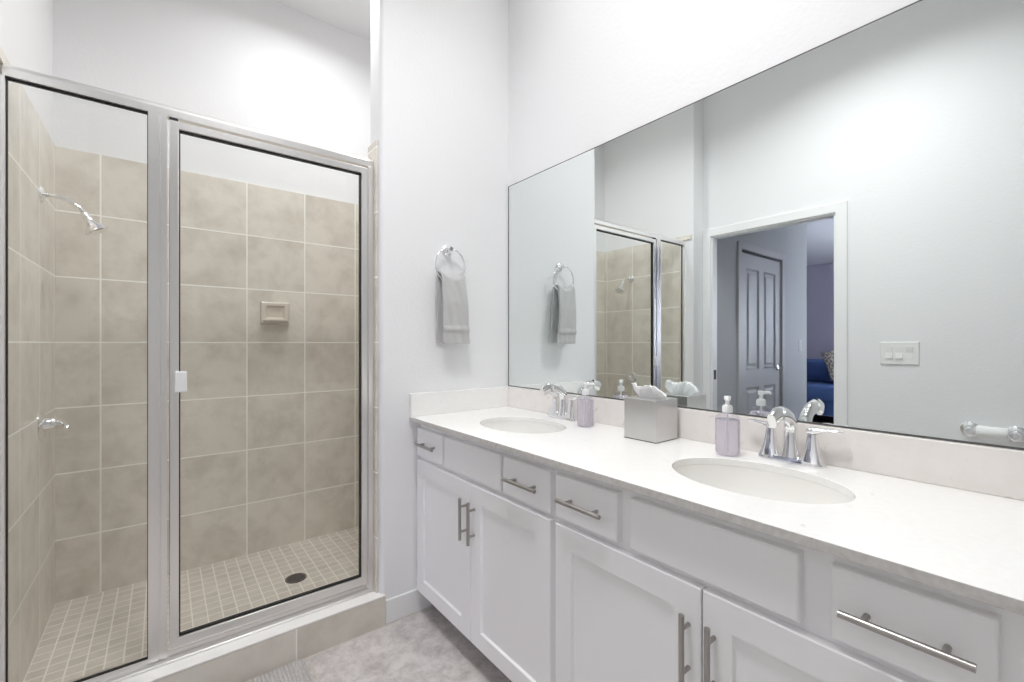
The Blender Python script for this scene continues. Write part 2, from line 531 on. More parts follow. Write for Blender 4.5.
# closet door in the hall wall: slab with four raised panels
def panel_door(x0, x1, y, z0, z1):
    bm = NB()
    th = 0.035
    mid = (x0 + x1) / 2
    st = 0.105
    cols = [(x0 + st, mid - 0.05), (mid + 0.05, x1 - st)]
    rows = [(z0 + 0.22, z0 + 0.82), (z0 + 0.98, z1 - 0.13)]
    xs = [x0, cols[0][0], cols[0][1], cols[1][0], cols[1][1], x1]
    zs = [z0, rows[0][0], rows[0][1], rows[1][0], rows[1][1], z1]
    def quad(pts):
        bm.faces.new([bm.verts.new(p) for p in pts])
    for i in range(5):
        for k in range(5):
            a, b, c, d = xs[i], xs[i + 1], zs[k], zs[k + 1]
            if i in (1, 3) and k in (1, 3):
                lv = [(0, 0), (0.014, 0.012), (0.034, 0.012), (0.056, 0.002)]
                for (m0, d0), (m1, d1) in zip(lv[:-1], lv[1:]):
                    A = [(a + m0, y + d0, c + m0), (b - m0, y + d0, c + m0), (b - m0, y + d0, d - m0), (a + m0, y + d0, d - m0)]
                    B = [(a + m1, y + d1, c + m1), (b - m1, y + d1, c + m1), (b - m1, y + d1, d - m1), (a + m1, y + d1, d - m1)]
                    for q in range(4):
                        r = (q + 1) % 4
                        quad([A[q], A[r], B[r], B[q]])
                quad(B)
            else:
                quad([(a, y, c), (b, y, c), (b, y, d), (a, y, d)])
    bmesh.ops.remove_doubles(bm, verts=bm.verts[:], dist=1e-5)
    bx = NB()
    quad([(x0, y + th, z0), (x0, y + th, z1), (x1, y + th, z1), (x1, y + th, z0)])
    for p in (((x0, z0), (x0, z1)), ((x0, z1), (x1, z1)), ((x1, z1), (x1, z0)), ((x1, z0), (x0, z0))):
        (a, c), (b, d) = p
        quad([(a, y, c), (b, y, d), (b, y + th, d), (a, y + th, c)])
    bx.free()
    bmesh.ops.remove_doubles(bm, verts=bm.verts[:], dist=1e-5)
    return bm
d2 = struct('door_2', panel_door(-1.962, -1.123, 1.834, 0.012, 2.045), M['doorpaint'])
obj('door_frame', boxes(((-2.040, 1.815, 0), (-1.978, 1.83, 2.13)), ((-1.107, 1.815, 0), (-1.045, 1.83, 2.13)), ((-1.978, 1.815, 2.068), (-1.107, 1.83, 2.13)),
                        ((-1.98, 1.83, 0), (-1.965, 1.94, 2.07)), ((-1.120, 1.83, 0), (-1.105, 1.94, 2.07))), M['doorpaint'], d2, bevel=0.004)
obj('door_track', boxes(((-1.965, 1.836, 2.047), (-1.120, 1.90, 2.069))), M['gasket'], d2)
bm = NB()
lathe(bm, [(0.028, 0), (0.028, 0.006), (0.012, 0.012), (0.011, 0.045)], (-1.90, 1.834, 0.99), '-Y', 20)
tube(bm, [(-1.90, 1.792, 0.99), (-1.86, 1.790, 0.992), (-1.79, 1.792, 0.988)], [0.011, 0.009, 0.007], 10)
obj('door_handle', bm, M['chrome'], d2, smooth=True, auto=40)

# ------------------------------------------------------------------ shower enclosure
GY = 1.95
en = thing('shower_enclosure', 'framed shower enclosure with clear fixed pane and hinged door on the white sill', 'shower enclosure', (0.18, GY, 0.133))
XL, XR = SX, 0.736
bm = NB()
prof = [(-0.017, 0.0), (0.017, 0.0), (0.017, 0.022), (0.014, 0.033), (0.007, 0.040), (-0.005, 0.040), (-0.013, 0.034), (-0.017, 0.024)]
loft(bm, [[Vector((x, GY + a, 2.018 + b)) for a, b in prof] for x in (XL, XR)])
obj('header', bm, M['alu'], en, bevel=0.001)
bm = NB()
prof = [(-0.026, 0.0), (0.024, 0.0), (0.024, 0.030), (-0.004, 0.030), (-0.006, 0.018), (-0.016, 0.014), (-0.018, 0.006), (-0.026, 0.004)]
loft(bm, [[Vector((x, GY + a, 0.133 + b)) for a, b in prof] for x in (XL, XR)])
obj('sill_track', bm, M['alu'], en)
for x0, x1 in ((XL - 0.0095, XL + 0.006), (0.711, XR)):
    bm = boxes(((x0, GY - 0.0195, 0.15), (x1, GY + 0.0175, 2.018)))
    obj('wall_jamb', bm, M['alu'], en, bevel=0.002)
# mullion between pane and door: two ribs and a groove
bm = NB()
prof = [(-0.041, -0.020), (-0.014, -0.020), (-0.013, -0.016), (-0.008, -0.016), (-0.007, -0.020), (0.010, -0.020), (0.010, 0.016), (-0.041, 0.016)]
loft(bm, [[Vector((a, GY + b, z)) for a, b in prof] for z in (0.155, 2.020)])
obj('mullion', bm, M['alu'], en)
fp = obj('fixed_pane', boxes(((XL + 0.006, GY - 0.003, 0.163), (-0.041, GY + 0.003, 2.018))), M['glass'], en)
g = 0.0024
obj('gasket', boxes(((XL + 0.006, GY - 0.0045, 0.163), (XL + 0.006 + g, GY + 0.0045, 2.018)), ((-0.041 - g, GY - 0.0045, 0.163), (-0.041, GY + 0.0045, 2.018)),
                    ((XL + 0.006 + g, GY - 0.0045, 2.018 - 0.005), (-0.041 - g, GY + 0.0045, 2.018)), ((XL + 0.006 + g, GY - 0.0045, 0.163), (-0.041 - g, GY + 0.0045, 0.163 + 0.005))), M['gasket'], fp)
# door: mitred frame, pane, pull tab
A0, A1, B0, B1 = 0.0155, 0.709, 0.174, 2.008
w = 0.027
bm = NB()
def frame_ring(bm, x0, x1, z0, z1, w, y0, y1):
    o_ = [(x0, z0), (x1, z0), (x1, z1), (x0, z1)]
    i_ = [(x0 + w, z0 + w + 0.008), (x1 - w, z0 + w + 0.008), (x1 - w, z1 - w), (x0 + w, z1 - w)]
    V = {}
    for tagk, pts in (('o', o_), ('i', i_)):
        for k, y in enumerate((y0, y1)):
            V[tagk, k] = [bm.verts.new((x, y, z)) for x, z in pts]
    for i in range(4):
        n = (i + 1) % 4
        bm.faces.new((V['o', 0][i], V['o', 0][n], V['i', 0][n], V['i', 0][i]))
        bm.faces.new((V['o', 1][n], V['o', 1][i], V['i', 1][i], V['i', 1][n]))
        bm.faces.new((V['o', 0][n], V['o', 0][i], V['o', 1][i], V['o', 1][n]))
        bm.faces.new((V['i', 0][i], V['i', 0][n], V['i', 1][n], V['i', 1][i]))
frame_ring(bm, A0, A1, B0, B1, w, GY - 0.019, GY + 0.010)
dr = obj('shower_door', bm, M['alu'], en, bevel=0.0025)
obj('door_pane', boxes(((A0 + w, GY - 0.003, B0 + w + 0.008), (A1 - w, GY + 0.003, B1 - w))), M['glass'], dr)
g = 0.004
x0, x1, z0, z1 = A0 + w, A1 - w, B0 + w + 0.008, B1 - w
obj('gasket', boxes(((x0, GY - 0.009, z0), (x0 + g, GY + 0.008, z1)), ((x1 - g, GY - 0.009, z0), (x1, GY + 0.008, z1)), ((x0 + g, GY - 0.009, z1 - g), (x1 - g, GY + 0.008, z1)), ((x0 + g, GY - 0.009, z0), (x1 - g, GY + 0.008, z0 + g))), M['gasket'], dr)
obj('door_handle', boxes(((0.030, GY - 0.050, 1.066), (0.064, GY - 0.032, 1.138)), ((0.030, GY - 0.034, 1.075), (0.040, GY - 0.018, 1.130))), M['plastic'], dr, bevel=0.004)
obj('hinge_pin', boxes(((0.016, GY - 0.016, 2.008), (0.040, GY + 0.008, 2.018))), M['dark'], en)

# shower fittings
dn = thing('shower_drain', 'round dark metal drain set in the shower floor tiles', 'drain', (0.502, 2.325, 0.10))
bm = NB()
lathe(bm, [(0.047, 0.0), (0.047, 0.003), (0.042, 0.0045), (0.038, 0.003), (0.038, 0.0)], (0.502, 2.325, 0.1), 'Z', 36)
obj('rim', bm, M['drain'], dn, smooth=True, auto=30)
bm = NB()
for a in range(-3, 4):
    y = a * 0.0105
    h = math.sqrt(max(0.0375 ** 2 - y * y, 0))
    box(bm, (0.502 - h, 2.325 + y - 0.003, 0.1), (0.502 + h, 2.325 + y + 0.003, 0.1035))
obj('grate', bm, M['drain'], dn)

sd = thing('soap_dish', 'stone-coloured ceramic soap dish on the shower back wall tiles', 'soap dish', (0.486, SB, 1.35))
M['dish'] = mat('dish_ceramic', (0.64, 0.585, 0.51), 0.2)
M['dish_in'] = mat('dish_glaze', (0.72, 0.665, 0.59), 0.15)
bm = NB()
def rr(x0, x1, z0, z1, y):
    return [Vector((x0, y, z0)), Vector((x1, y, z0)), Vector((x1, y, z1)), Vector((x0, y, z1))]
R = loft(bm, [rr(0.414, 0.558, 1.338, 1.462, SB), rr(0.414, 0.558, 1.338, 1.462, SB - 0.010), rr(0.420, 0.552, 1.345, 1.456, SB - 0.016), rr(0.440, 0.532, 1.368, 1.440, SB - 0.016), rr(0.446, 0.526, 1.376, 1.436, SB - 0.004)])
obj('dish_plate', bm, M['dish'], sd, bevel=0.003)
bm = NB()
loft(bm, [rr(0.424, 0.548, 1.348, 1.360, SB - 0.012), rr(0.428, 0.544, 1.352, 1.362, SB - 0.055), rr(0.434, 0.538, 1.356, 1.368, SB - 0.062)])
obj('dish_lip', bm, M['dish_in'], sd, bevel=0.004)

SY_ = 2.446
sh = thing('overhead_shower', 'chrome shower head on a bent arm high on the tiled left wall', 'shower head', (SX, SY_, 1.80))
bm = NB()
lathe(bm, [(0.032, 0.0), (0.032, 0.004), (0.024, 0.011), (0.010, 0.014)], (SX, SY_, 1.806), 'X', 28)
obj('escutcheon', bm, M['chrome'], sh, smooth=True, auto=40)
bm = NB()
tube(bm, [(SX, SY_, 1.806), (SX + 0.04, SY_, 1.806), (SX + 0.075, SY_, 1.798), (SX + 0.105, SY_, 1.775), (SX + 0.125, SY_, 1.745)], 0.0085, 14)
obj('arm', bm, M['chrome'], sh, smooth=True)
bm = NB()
lathe(bm, [(0.011, 0.02), (0.014, 0.0), (0.013, -0.015), (0.022, -0.030), (0.038, -0.050), (0.040, -0.058), (0.036, -0.062), (0.001, -0.063)], (0, 0, 0), 'Z', 32)
bmesh.ops.rotate(bm, verts=bm.verts[:], cent=(0, 0, 0), matrix=Matrix.Rotation(math.radians(-30), 3, 'Y'))
bmesh.ops.translate(bm, verts=bm.verts[:], vec=(SX + 0.130, SY_, 1.738))
hd = obj('head', bm, M['chrome'], sh, smooth=True, auto=40)
sv = thing('shower_valve', 'chrome shower valve with lever on the tiled left wall below the head', 'shower valve', (SX, SY_, 0.92))
bm = NB()
lathe(bm, [(0.060, 0.0), (0.060, 0.003), (0.054, 0.008), (0.024, 0.012), (0.022, 0.036), (0.018, 0.042)], (SX, SY_, 0.925), 'X', 36)
obj('escutcheon', bm, M['chrome'], sv, smooth=True, auto=40)
bm = NB()
tube(bm, [(SX + 0.035, SY_, 0.925), (SX + 0.060, SY_, 0.925), (SX + 0.075, SY_ - 0.03, 0.920), (SX + 0.082, SY_ - 0.085, 0.912)], [0.014, 0.014, 0.008, 0.006], 14)
obj('lever', bm, M['chrome'], sv, smooth=True)

# ------------------------------------------------------------------ mirror
MX = 1.4515
bm = boxes(((MX, -0.06, 1.0065), (1.4565, 1.876, 2.073)))
mr = obj('wall_mirror', bm, [M['mirror'], M['mirror_edge']])
for p in mr.data.polygons:
    if p.normal.x > -0.9:
        p.material_index = 1
e0, e1 = -0.06, 1.876
obj('edge_strip', boxes(((MX - 0.0008, e0, 2.0705), (MX + 0.001, e1, 2.0735)), ((MX - 0.0008, e1 - 0.004, 1.0065), (MX + 0.001, e1 + 0.0005, 2.0705)), ((MX - 0.0012, e0, 1.0057), (MX + 0.001, e1 - 0.004, 1.0105))), M['mirror_edge'], mr)
tag(mr, 'large frameless wall mirror above the vanity backsplash', 'mirror')

# ------------------------------------------------------------------ vanity cabinets
def shaker(bm, y0, y1, z0, z1, x0, x1, s=0.064, d=0.008):
    """Door leaf in the plane x; front face at x0 (towards -X)."""
    def ring(m, x):
        return [Vector((x, y0 + m, z0 + m)), Vector((x, y1 - m, z0 + m)), Vector((x, y1 - m, z1 - m)), Vector((x, y0 + m, z1 - m))]
    loft(bm, [ring(0, x1), ring(0, x0 + 0.0025), ring(0.0025, x0), ring(s, x0), ring(s + 0.004, x0 + d)])

def slab(bm, y0, y1, z0, z1, x0, x1, e=0.0045):
    def ring(m, x):
        return [Vector((x, y0 + m, z0 + m)), Vector((x, y1 - m, z0 + m)), Vector((x, y1 - m, z1 - m)), Vector((x, y0 + m, z1 - m))]
    loft(bm, [ring(0, x1), ring(0, x0 + e), ring(e * 0.3, x0 + e * 0.3), ring(e, x0)])

def pull(parent, y, z, vertical, length=0.160, x=0.886):
    bm = NB()
    d = Vector((0, 0, 1)) if vertical else Vector((0, 1, 0))
    c = Vector((x, y, z))
    up = Vector((1, 0, 0))
    tube(bm, [c - d * length / 2, c + d * length / 2], 0.0062, 14, up)
    for k in (-1, 1):
        q = c + d * (k * 0.048)
        tube(bm, [q, Vector((0.9165, q.y, q.z))], 0.0050, 12, Vector((0, 0, 1)) if not vertical else Vector((0, 1, 0)))
    return obj('handle', bm, M['nickel'], parent, smooth=True, auto=40)

XF, XB = 0.915, 0.938
def cabinet(label, y0, y1, fr, split, base_y):
    t = thing('vanity_cabinet', label, 'cabinet', (1.18, base_y, 0.0), 'vanity cabinets under the counter')
    # carcass: sides, bottom, back and a face frame
    zt = 0.8795
    body = boxes(((XB + 0.018, y0, 0.10), (1.43, y0 + 0.016, zt)), ((XB + 0.018, y1 - 0.016, 0.10), (1.43, y1, zt)),
                 ((XB + 0.018, y0 + 0.016, 0.10), (1.43, y1 - 0.016, 0.116)), ((1.42, y0 + 0.016, 0.116), (1.43, y1 - 0.016, zt)))
    obj('body', body, M['cab'], t)
    ff = boxes(((XB, y0, 0.10), (XB + 0.018, y0 + 0.035, zt)), ((XB, y1 - 0.035, 0.10), (XB + 0.018, y1, zt)), ((XB, y0 + 0.035, 0.835), (XB + 0.018, y1 - 0.035, zt)),
               ((XB, y0 + 0.035, 0.665), (XB + 0.018, y1 - 0.035, 0.740)), ((XB, y0 + 0.035, 0.10), (XB + 0.018, y1 - 0.035, 0.125)),
               ((XB, split - 0.02, 0.125), (XB + 0.018, split + 0.02, 0.665)), ((XB, fr[2][1] - 0.02, 0.740), (XB + 0.018, fr[1][0] + 0.02, 0.835)), ((XB, fr[1][1] - 0.02, 0.740), (XB + 0.018, fr[0][0] + 0.02, 0.835)))
    obj('face_frame', ff, M['cab'], t)
    obj('toe_kick', boxes(((0.995, y0, 0.0), (1.011, y1, 0.10))), M['toe'], t)
    for k, (a, b, handle) in enumerate(fr):
        bm = NB()
        slab(bm, a, b, 0.7205, 0.8485, XF, XB)
        o = obj('drawer' if handle else 'false_front', bm, M['cab'], t)
        if handle:
            pull(o, (a + b) / 2, 0.784, False)
    for a, b, hy in ((y0 + 0.012, split - 0.002, split - 0.028), (split + 0.002, y1 - 0.010, split + 0.030)):
        bm = NB()
        shaker(bm, a, b, 0.102, 0.702, XF, XB)
        o = obj('door', bm, M['cab'], t)
        pull(o, hy, 0.565, True, 0.158)
    return t
cabinet('white vanity cabinet against the towel wall, under the far sink', 0.966, 1.879, [(1.634, 1.869, True), (1.230, 1.620, False), (0.977, 1.214, True)], 1.418, 1.42)
cabinet('white vanity cabinet under the near sink, farther from the towel wall', 0.040, 0.965, [(0.728, 0.955, True), (0.313, 0.687, False), (0.066, 0.264, True)], 0.500, 0.50)

# ------------------------------------------------------------------ countertop with two oval cut-outs
SINKS = [(1.165, 1.415), (1.163, 0.499)]
SA, SBY = 0.155, 0.205
CT0, CT1 = 0.880, 0.900
CY0, CY1 = -0.035, 1.8795
def counter():
    bm = NB()
    n = 64
    loops = []
    rect = [(0.881, CY0), (1.4565, CY0), (1.4565, CY1), (0.881, CY1)]
    loops.append(rect)
    for sx_, sy_ in SINKS:
        loops.append([(sx_ + SA * math.cos(2 * math.pi * i / n), sy_ + SBY * math.sin(2 * math.pi * i / n)) for i in range(n)])
    top, bot = [], []
    for z, store in ((CT1, top), (CT0, bot)):
        edges = []
        for lp in loops:
            vs = [bm.verts.new((x, y, z)) for x, y in lp]
            store.append(vs)
            for i in range(len(vs)):
                edges.append(bm.edges.new((vs[i], vs[(i + 1) % len(vs)])))
        bmesh.ops.triangle_fill(bm, use_beauty=True, use_dissolve=False, edges=edges)
    for a, b in zip(top, bot):
        k = len(a)
        for i in range(k):
            j = (i + 1) % k
            bm.faces.new((a[i], a[j], b[j], b[i]))
    return bm
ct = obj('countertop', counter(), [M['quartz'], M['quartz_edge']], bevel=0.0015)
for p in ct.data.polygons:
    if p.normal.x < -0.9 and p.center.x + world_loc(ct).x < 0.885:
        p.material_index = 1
tag(ct, 'long white speckled quartz countertop with two oval sink cut-outs', 'countertop')
obj('backsplash', boxes(((1.437, CY0, CT1), (1.4565, CY1 - 0.018, 1.005))), M['quartz_up'], ct, bevel=0.002)
obj('side_splash', boxes(((0.883, CY1 - 0.018, CT1), (1.4565, CY1, 1.005))), M['quartz'], ct, bevel=0.002)

# undermount sinks
def sink(sx_, sy_, label):
    t = thing('undermount_sink', label, 'sink', (sx_, sy_, 0.76), 'oval sinks in the counter')
    prof_in = [(1.0, 0.8799), (1.0, 0.872), (0.985, 0.855), (0.95, 0.825), (0.87, 0.790), (0.72, 0.762), (0.50, 0.748), (0.25, 0.742), (0.12, 0.741)]
    prof_out = [(0.12, 0.732), (0.30, 0.733), (0.55, 0.738), (0.80, 0.755), (0.93, 0.782), (1.02, 0.83), (1.05, 0.866), (1.12, 0.868), (1.12, 0.8799)]
    bm = NB()
    n = 64
    def ring(k, z):
        return [Vector((sx_ + SA * k * math.cos(2 * math.pi * i / n), sy_ + SBY * k * math.sin(2 * math.pi * i / n), z)) for i in range(n)]
    rings = [ring(k, z) for k, z in prof_in + prof_out]
    R = loft(bm, rings, cap=False)
    a, b = R[0], R[-1]
    for i in range(n):
        j = (i + 1) % n
        bm.faces.new((b[i], b[j], a[j], a[i]))
    obj('basin', bm, M['ceramic'], t, smooth=True, auto=50)
    bm = NB()
    lathe(bm, [(0.030, 0.742), (0.030, 0.747), (0.024, 0.749), (0.020, 0.746), (0.016, 0.750), (0.001, 0.752)], (sx_, sy_, 0), 'Z', 28)
    obj('drain', bm, M['chrome'], t, smooth=True, auto=40)
    return t
sink(*SINKS[0], 'white oval undermount sink in front of the far faucet, nearest the towel wall')
sink(*SINKS[1], 'white oval undermount sink in front of the near faucet, farther from the towel wall')

# ------------------------------------------------------------------ faucets
def sq(c, hx, hy, z, r=0.35, n=16):
    out = []
    for i in range(n):
        a = 2 * math.pi * (i + 0.5) / n
        ca, sa = math.cos(a), math.sin(a)
        p = 5.0
        out.append(Vector((c[0] + hx * math.copysign(abs(ca) ** (2 / p), ca), c[1] + hy * math.copysign(abs(sa) ** (2 / p), sa), z)))
    return out
def faucet(x, y, label):
    t = thing('bathroom_faucet', label, 'faucet', (x, y, CT1), 'chrome faucets behind the sinks')
    z = CT1 + 0.0004
    bm = NB()
    def plate(hx, hy, zz):
        out = []
        for i in range(40):
            a = 2 * math.pi * i / 40
            ca, sa = math.cos(a), math.sin(a)
            out.append(Vector((x + hx * math.copysign(abs(ca) ** 0.5, ca), y + hy * math.copysign(abs(sa) ** 0.5, sa), zz)))
        return out
    loft(bm, [plate(0.028, 0.084, z), plate(0.028, 0.084, z + 0.007), plate(0.025, 0.081, z + 0.015), plate(0.014, 0.068, z + 0.018)])
    obj('base_plate', bm, M['chrome'], t, smooth=True, auto=30)
    for s in (-1, 1):
        c = (x, y + s * 0.053)
        bm = NB()
        loft(bm, [sq(c, 0.027, 0.028, z + 0.010), sq(c, 0.023, 0.024, z + 0.020), sq(c, 0.0165, 0.0165, z + 0.045), sq(c, 0.0125, 0.0125, z + 0.070), sq(c, 0.0112, 0.0112, z + 0.082), sq(c, 0.0112, 0.0112, z + 0.086)])
        h = obj('handle', bm, M['chrome'], t, smooth=True, auto=35)
        bm = NB()
        cc = Vector((c[0], c[1], z + 0.094))
        d = Vector((0.10, s * 1.0, 0)).normalized()
        pts = [cc - d * 0.013, cc - d * 0.006, cc + d * 0.008, cc + d * 0.022, cc + d * 0.040, cc + d * 0.058, cc + d * 0.070]
        pts = [p + Vector((0, 0, dz)) for p, dz in zip(pts, (-0.002, 0, 0.001, 0.004, 0.007, 0.007, 0.005))]
        tube(bm, pts, [0.009, 0.012, 0.0125, 0.009, 0.0085, 0.0095, 0.007], 14, flat=[(1, .75), (1, .85), (1, .85), (1, .6), (1.05, .45), (1.1, .36), (1.0, .3)])
        obj('lever', bm, M['chrome'], h, smooth=True, auto=50)
    # high arched spout
    bm = NB()
    pts = [(x, y, z + 0.008), (x, y, z + 0.022), (x, y, z + 0.050), (x - 0.001, y, z + 0.085)]
    rad = [0.027, 0.023, 0.0185, 0.0165]
    flat = [(1, 1), (1, 1), (1, 1), (1, 1)]
    R_ = 0.085
    for k in range(1, 13):
        a = math.pi * 0.55 * k / 12
        pts.append((x - R_ * (1 - math.cos(a)), y, z + 0.092 + 0.050 * math.sin(a)))
        rad.append(0.0165)
        f = k / 12
        flat.append((1.0 + 0.30 * f, 1.0 - 0.30 * f))
    lx, _, lz = pts[-1]
    pts.append((lx - 0.030, y, lz - 0.014))
    rad.append(0.0165)
    flat.append((1.30, 0.62))
    tube(bm, pts, rad, 20, up=Vector((0, 1, 0)).cross(Vector((0, 0, 1))), flat=[(b, a) for a, b in flat], power=2.6)
    obj('spout', bm, M['chrome'], t, smooth=True, auto=50)
    return t
faucet(1.398, 0.498, 'chrome two-handle faucet behind the near sink')
faucet(1.398, 1.405, 'chrome two-handle faucet behind the far sink, by the towel wall')

# ------------------------------------------------------------------ soap bottles
def soap_bottle(x, y, ang, label):
    t = thing('soap_dispenser', label, 'soap dispenser', (x, y, CT1), 'lavender soap pump bottles')
    z = CT1 + 0.0004
    ax, ay = 0.92, 1.0
    bm = NB()
    lathe(bm, [(0.001, 0.0), (0.0285, 0.0), (0.0335, 0.003), (0.0350, 0.010), (0.0350, 0.104), (0.0338, 0.112), (0.0280, 0.120), (0.0180, 0.124), (0.0135, 0.127), (0.0130, 0.134)], (x, y, z), 'Z', 36, ax, ay)
    obj('bottle', bm, M['bottle'], t, smooth=True, auto=60)
    bm = NB()
    lathe(bm, [(0.001, 0.0028), (0.0275, 0.0028), (0.0322, 0.006), (0.0336, 0.012), (0.0336, 0.102), (0.0330, 0.106)], (x, y, z), 'Z', 36, ax, ay)
    obj('liquid', bm, M['soap'], t, smooth=True, auto=50)
    bm = NB()
    lathe(bm, [(0.0030, 0.012), (0.0030, 0.126), (0.0145, 0.127), (0.0148, 0.143), (0.0120, 0.148), (0.0060, 0.150), (0.0052, 0.162), (0.0085, 0.163), (0.0095, 0.166), (0.0095, 0.174), (0.0080, 0.176), (0.001, 0.176)], (x, y, z), 'Z', 24)
    d = Vector((math.cos(ang), math.sin(ang), 0))
    c = Vector((x, y, z + 0.170))
    tube(bm, [c, c + d * 0.020, c + d * 0.032, c + d * 0.038 + Vector((0, 0, -0.004))], [0.0055, 0.0048, 0.0042, 0.0036], 12)
    obj('pump', bm, M['plastic'], t, smooth=True, auto=40)
    return t
soap_bottle(1.336, 0.648, math.atan2(-.43, -.9), 'lavender soap pump bottle between the near faucet and the tissue box')
soap_bottle(1.338, 1.222, math.atan2(-.61, .79), 'lavender soap pump bottle beside the far faucet')

# ------------------------------------------------------------------ tissue box and tissue
TX, TY, TS, TH = 1.289, 0.863, 0.131, 0.143
tb = thing('tissue_box_cover', 'square brushed steel tissue box cover on the counter by the backsplash', 'tissue box', (TX + TS / 2, TY + TS / 2, CT1))
bm = NB()
x0, y0, x1, y1, z0, z1 = TX, TY, TX + TS, TY + TS, CT1 + 0.003, CT1 + TH
def rect_ring(m, z):
    return [Vector((x0 + m, y0 + m, z)), Vector((x1 - m, y0 + m, z)), Vector((x1 - m, y1 - m, z)), Vector((x0 + m, y1 - m, z))]
def oval_ring(k, z):
    cx_, cy_ = (x0 + x1) / 2, (y0 + y1) / 2
    return [Vector((cx_ + 0.022 * k * math.cos(a), cy_ + 0.056 * k * math.sin(a), z)) for a in [2 * math.pi * i / 24 for i in range(24)]]
b0 = [bm.verts.new(p) for p in rect_ring(0, z0)]
b1 = [bm.verts.new(p) for p in rect_ring(0, z1)]
for i in range(4):
    bm.faces.new((b0[i], b0[(i + 1) % 4], b1[(i + 1) % 4], b1[i]))
ov = [bm.verts.new(p) for p in oval_ring(1, z1)]
ed = [bm.edges.new((ov[i], ov[(i + 1) % 24])) for i in range(24)] + [e for e in bm.edges if e.verts[0] in b1 and e.verts[1] in b1]
bmesh.ops.triangle_fill(bm, use_beauty=True, use_dissolve=False, edges=ed)
ov2 = [bm.verts.new(p) for p in oval_ring(1, z1 - 0.006)]
for i in range(24):
    bm.faces.new((ov[i], ov[(i + 1) % 24], ov2[(i + 1) % 24], ov2[i]))
obj('cover', bm, M['steel'], tb, bevel=0.0022)
obj('foot_rim', boxes(((x0 + 0.001, y0 + 0.001, CT1 + 0.0004), (x1 - 0.001, y1 - 0.001, CT1 + 0.003))), M['dark'], tb)
# the tissue pulled up through the slot
bm = NB()
cx_, cy_ = (x0 + x1) / 2, (y0 + y1) / 2
NU, NV = 40, 16
grid = []
for v in range(NV + 1):
    f = v / NV
    row = []
    for u in range(NU + 1):
        s = u / NU * 2 - 1                      # along the slot
        half = 0.048 + 0.022 * math.sin(max(0.0, min((f - 0.18) * 4.0, 1.0)) * math.pi / 2)
        crest = (0.046 + 0.014 * math.exp(-((s - 0.88) / 0.22) ** 2) + 0.010 * math.exp(-((s + 0.15) / 0.45) ** 2)) * (1.0 if s > -0.35 else math.cos((-s - 0.35) / 0.65 * 1.1))
        lean = -0.022 * f * f
        fold = (0.006 * math.sin(s * 7.0 + 1.2) + 0.004 * math.sin(s * 15.0 + f * 3)) * (0.25 + 0.75 * f)
        y = cy_ + s * half
        x = cx_ + lean + fold
        z = z1 - 0.020 + (crest + 0.018) * math.sin(f * math.pi * 0.5) - 0.010 * f ** 3
        z += 0.002 * math.sin(s * 21 + f * 5) * f
        row.append(bm.verts.new((x, y, z)))
    grid.append(row)
for v in range(NV):
    for u in range(NU):
        bm.faces.new((grid[v][u], grid[v][u + 1], grid[v + 1][u + 1], grid[v + 1][u]))
ti = obj('tissue', bm, M['tissue'], None, smooth=True)
sm = ti.modifiers.new('solidify', 'SOLIDIFY')
sm.thickness = 0.0012
tag(ti, 'crumpled white tissue sticking up out of the steel tissue box', 'tissue')

# ------------------------------------------------------------------ towel ring and towel
RX, RZ = 1.074, 1.682
tr = thing('towel_ring', 'chrome towel ring fixed to the white wall between shower and mirror', 'towel ring', (RX, WY, RZ))
bm = NB()
lathe(bm, [(0.026, 0.0), (0.026, 0.006), (0.021, 0.011), (0.013, 0.014), (0.010, 0.030), (0.013, 0.036), (0.014, 0.046), (0.010, 0.052), (0.001, 0.053)], (RX, WY, RZ), '-Y', 28)
obj('wall_post', bm, M['chrome'], tr, smooth=True, auto=40)
bm = NB()
RR = 0.080
tube(bm, arc_pts((RX, WY - 0.040, RZ - RR + 0.004), RR, 0, 2 * math.pi, 48)[:-1], 0.0045, 10, up=Vector((0, 1, 0)), closed=True)
obj('ring', bm, M['chrome'], tr, smooth=True)

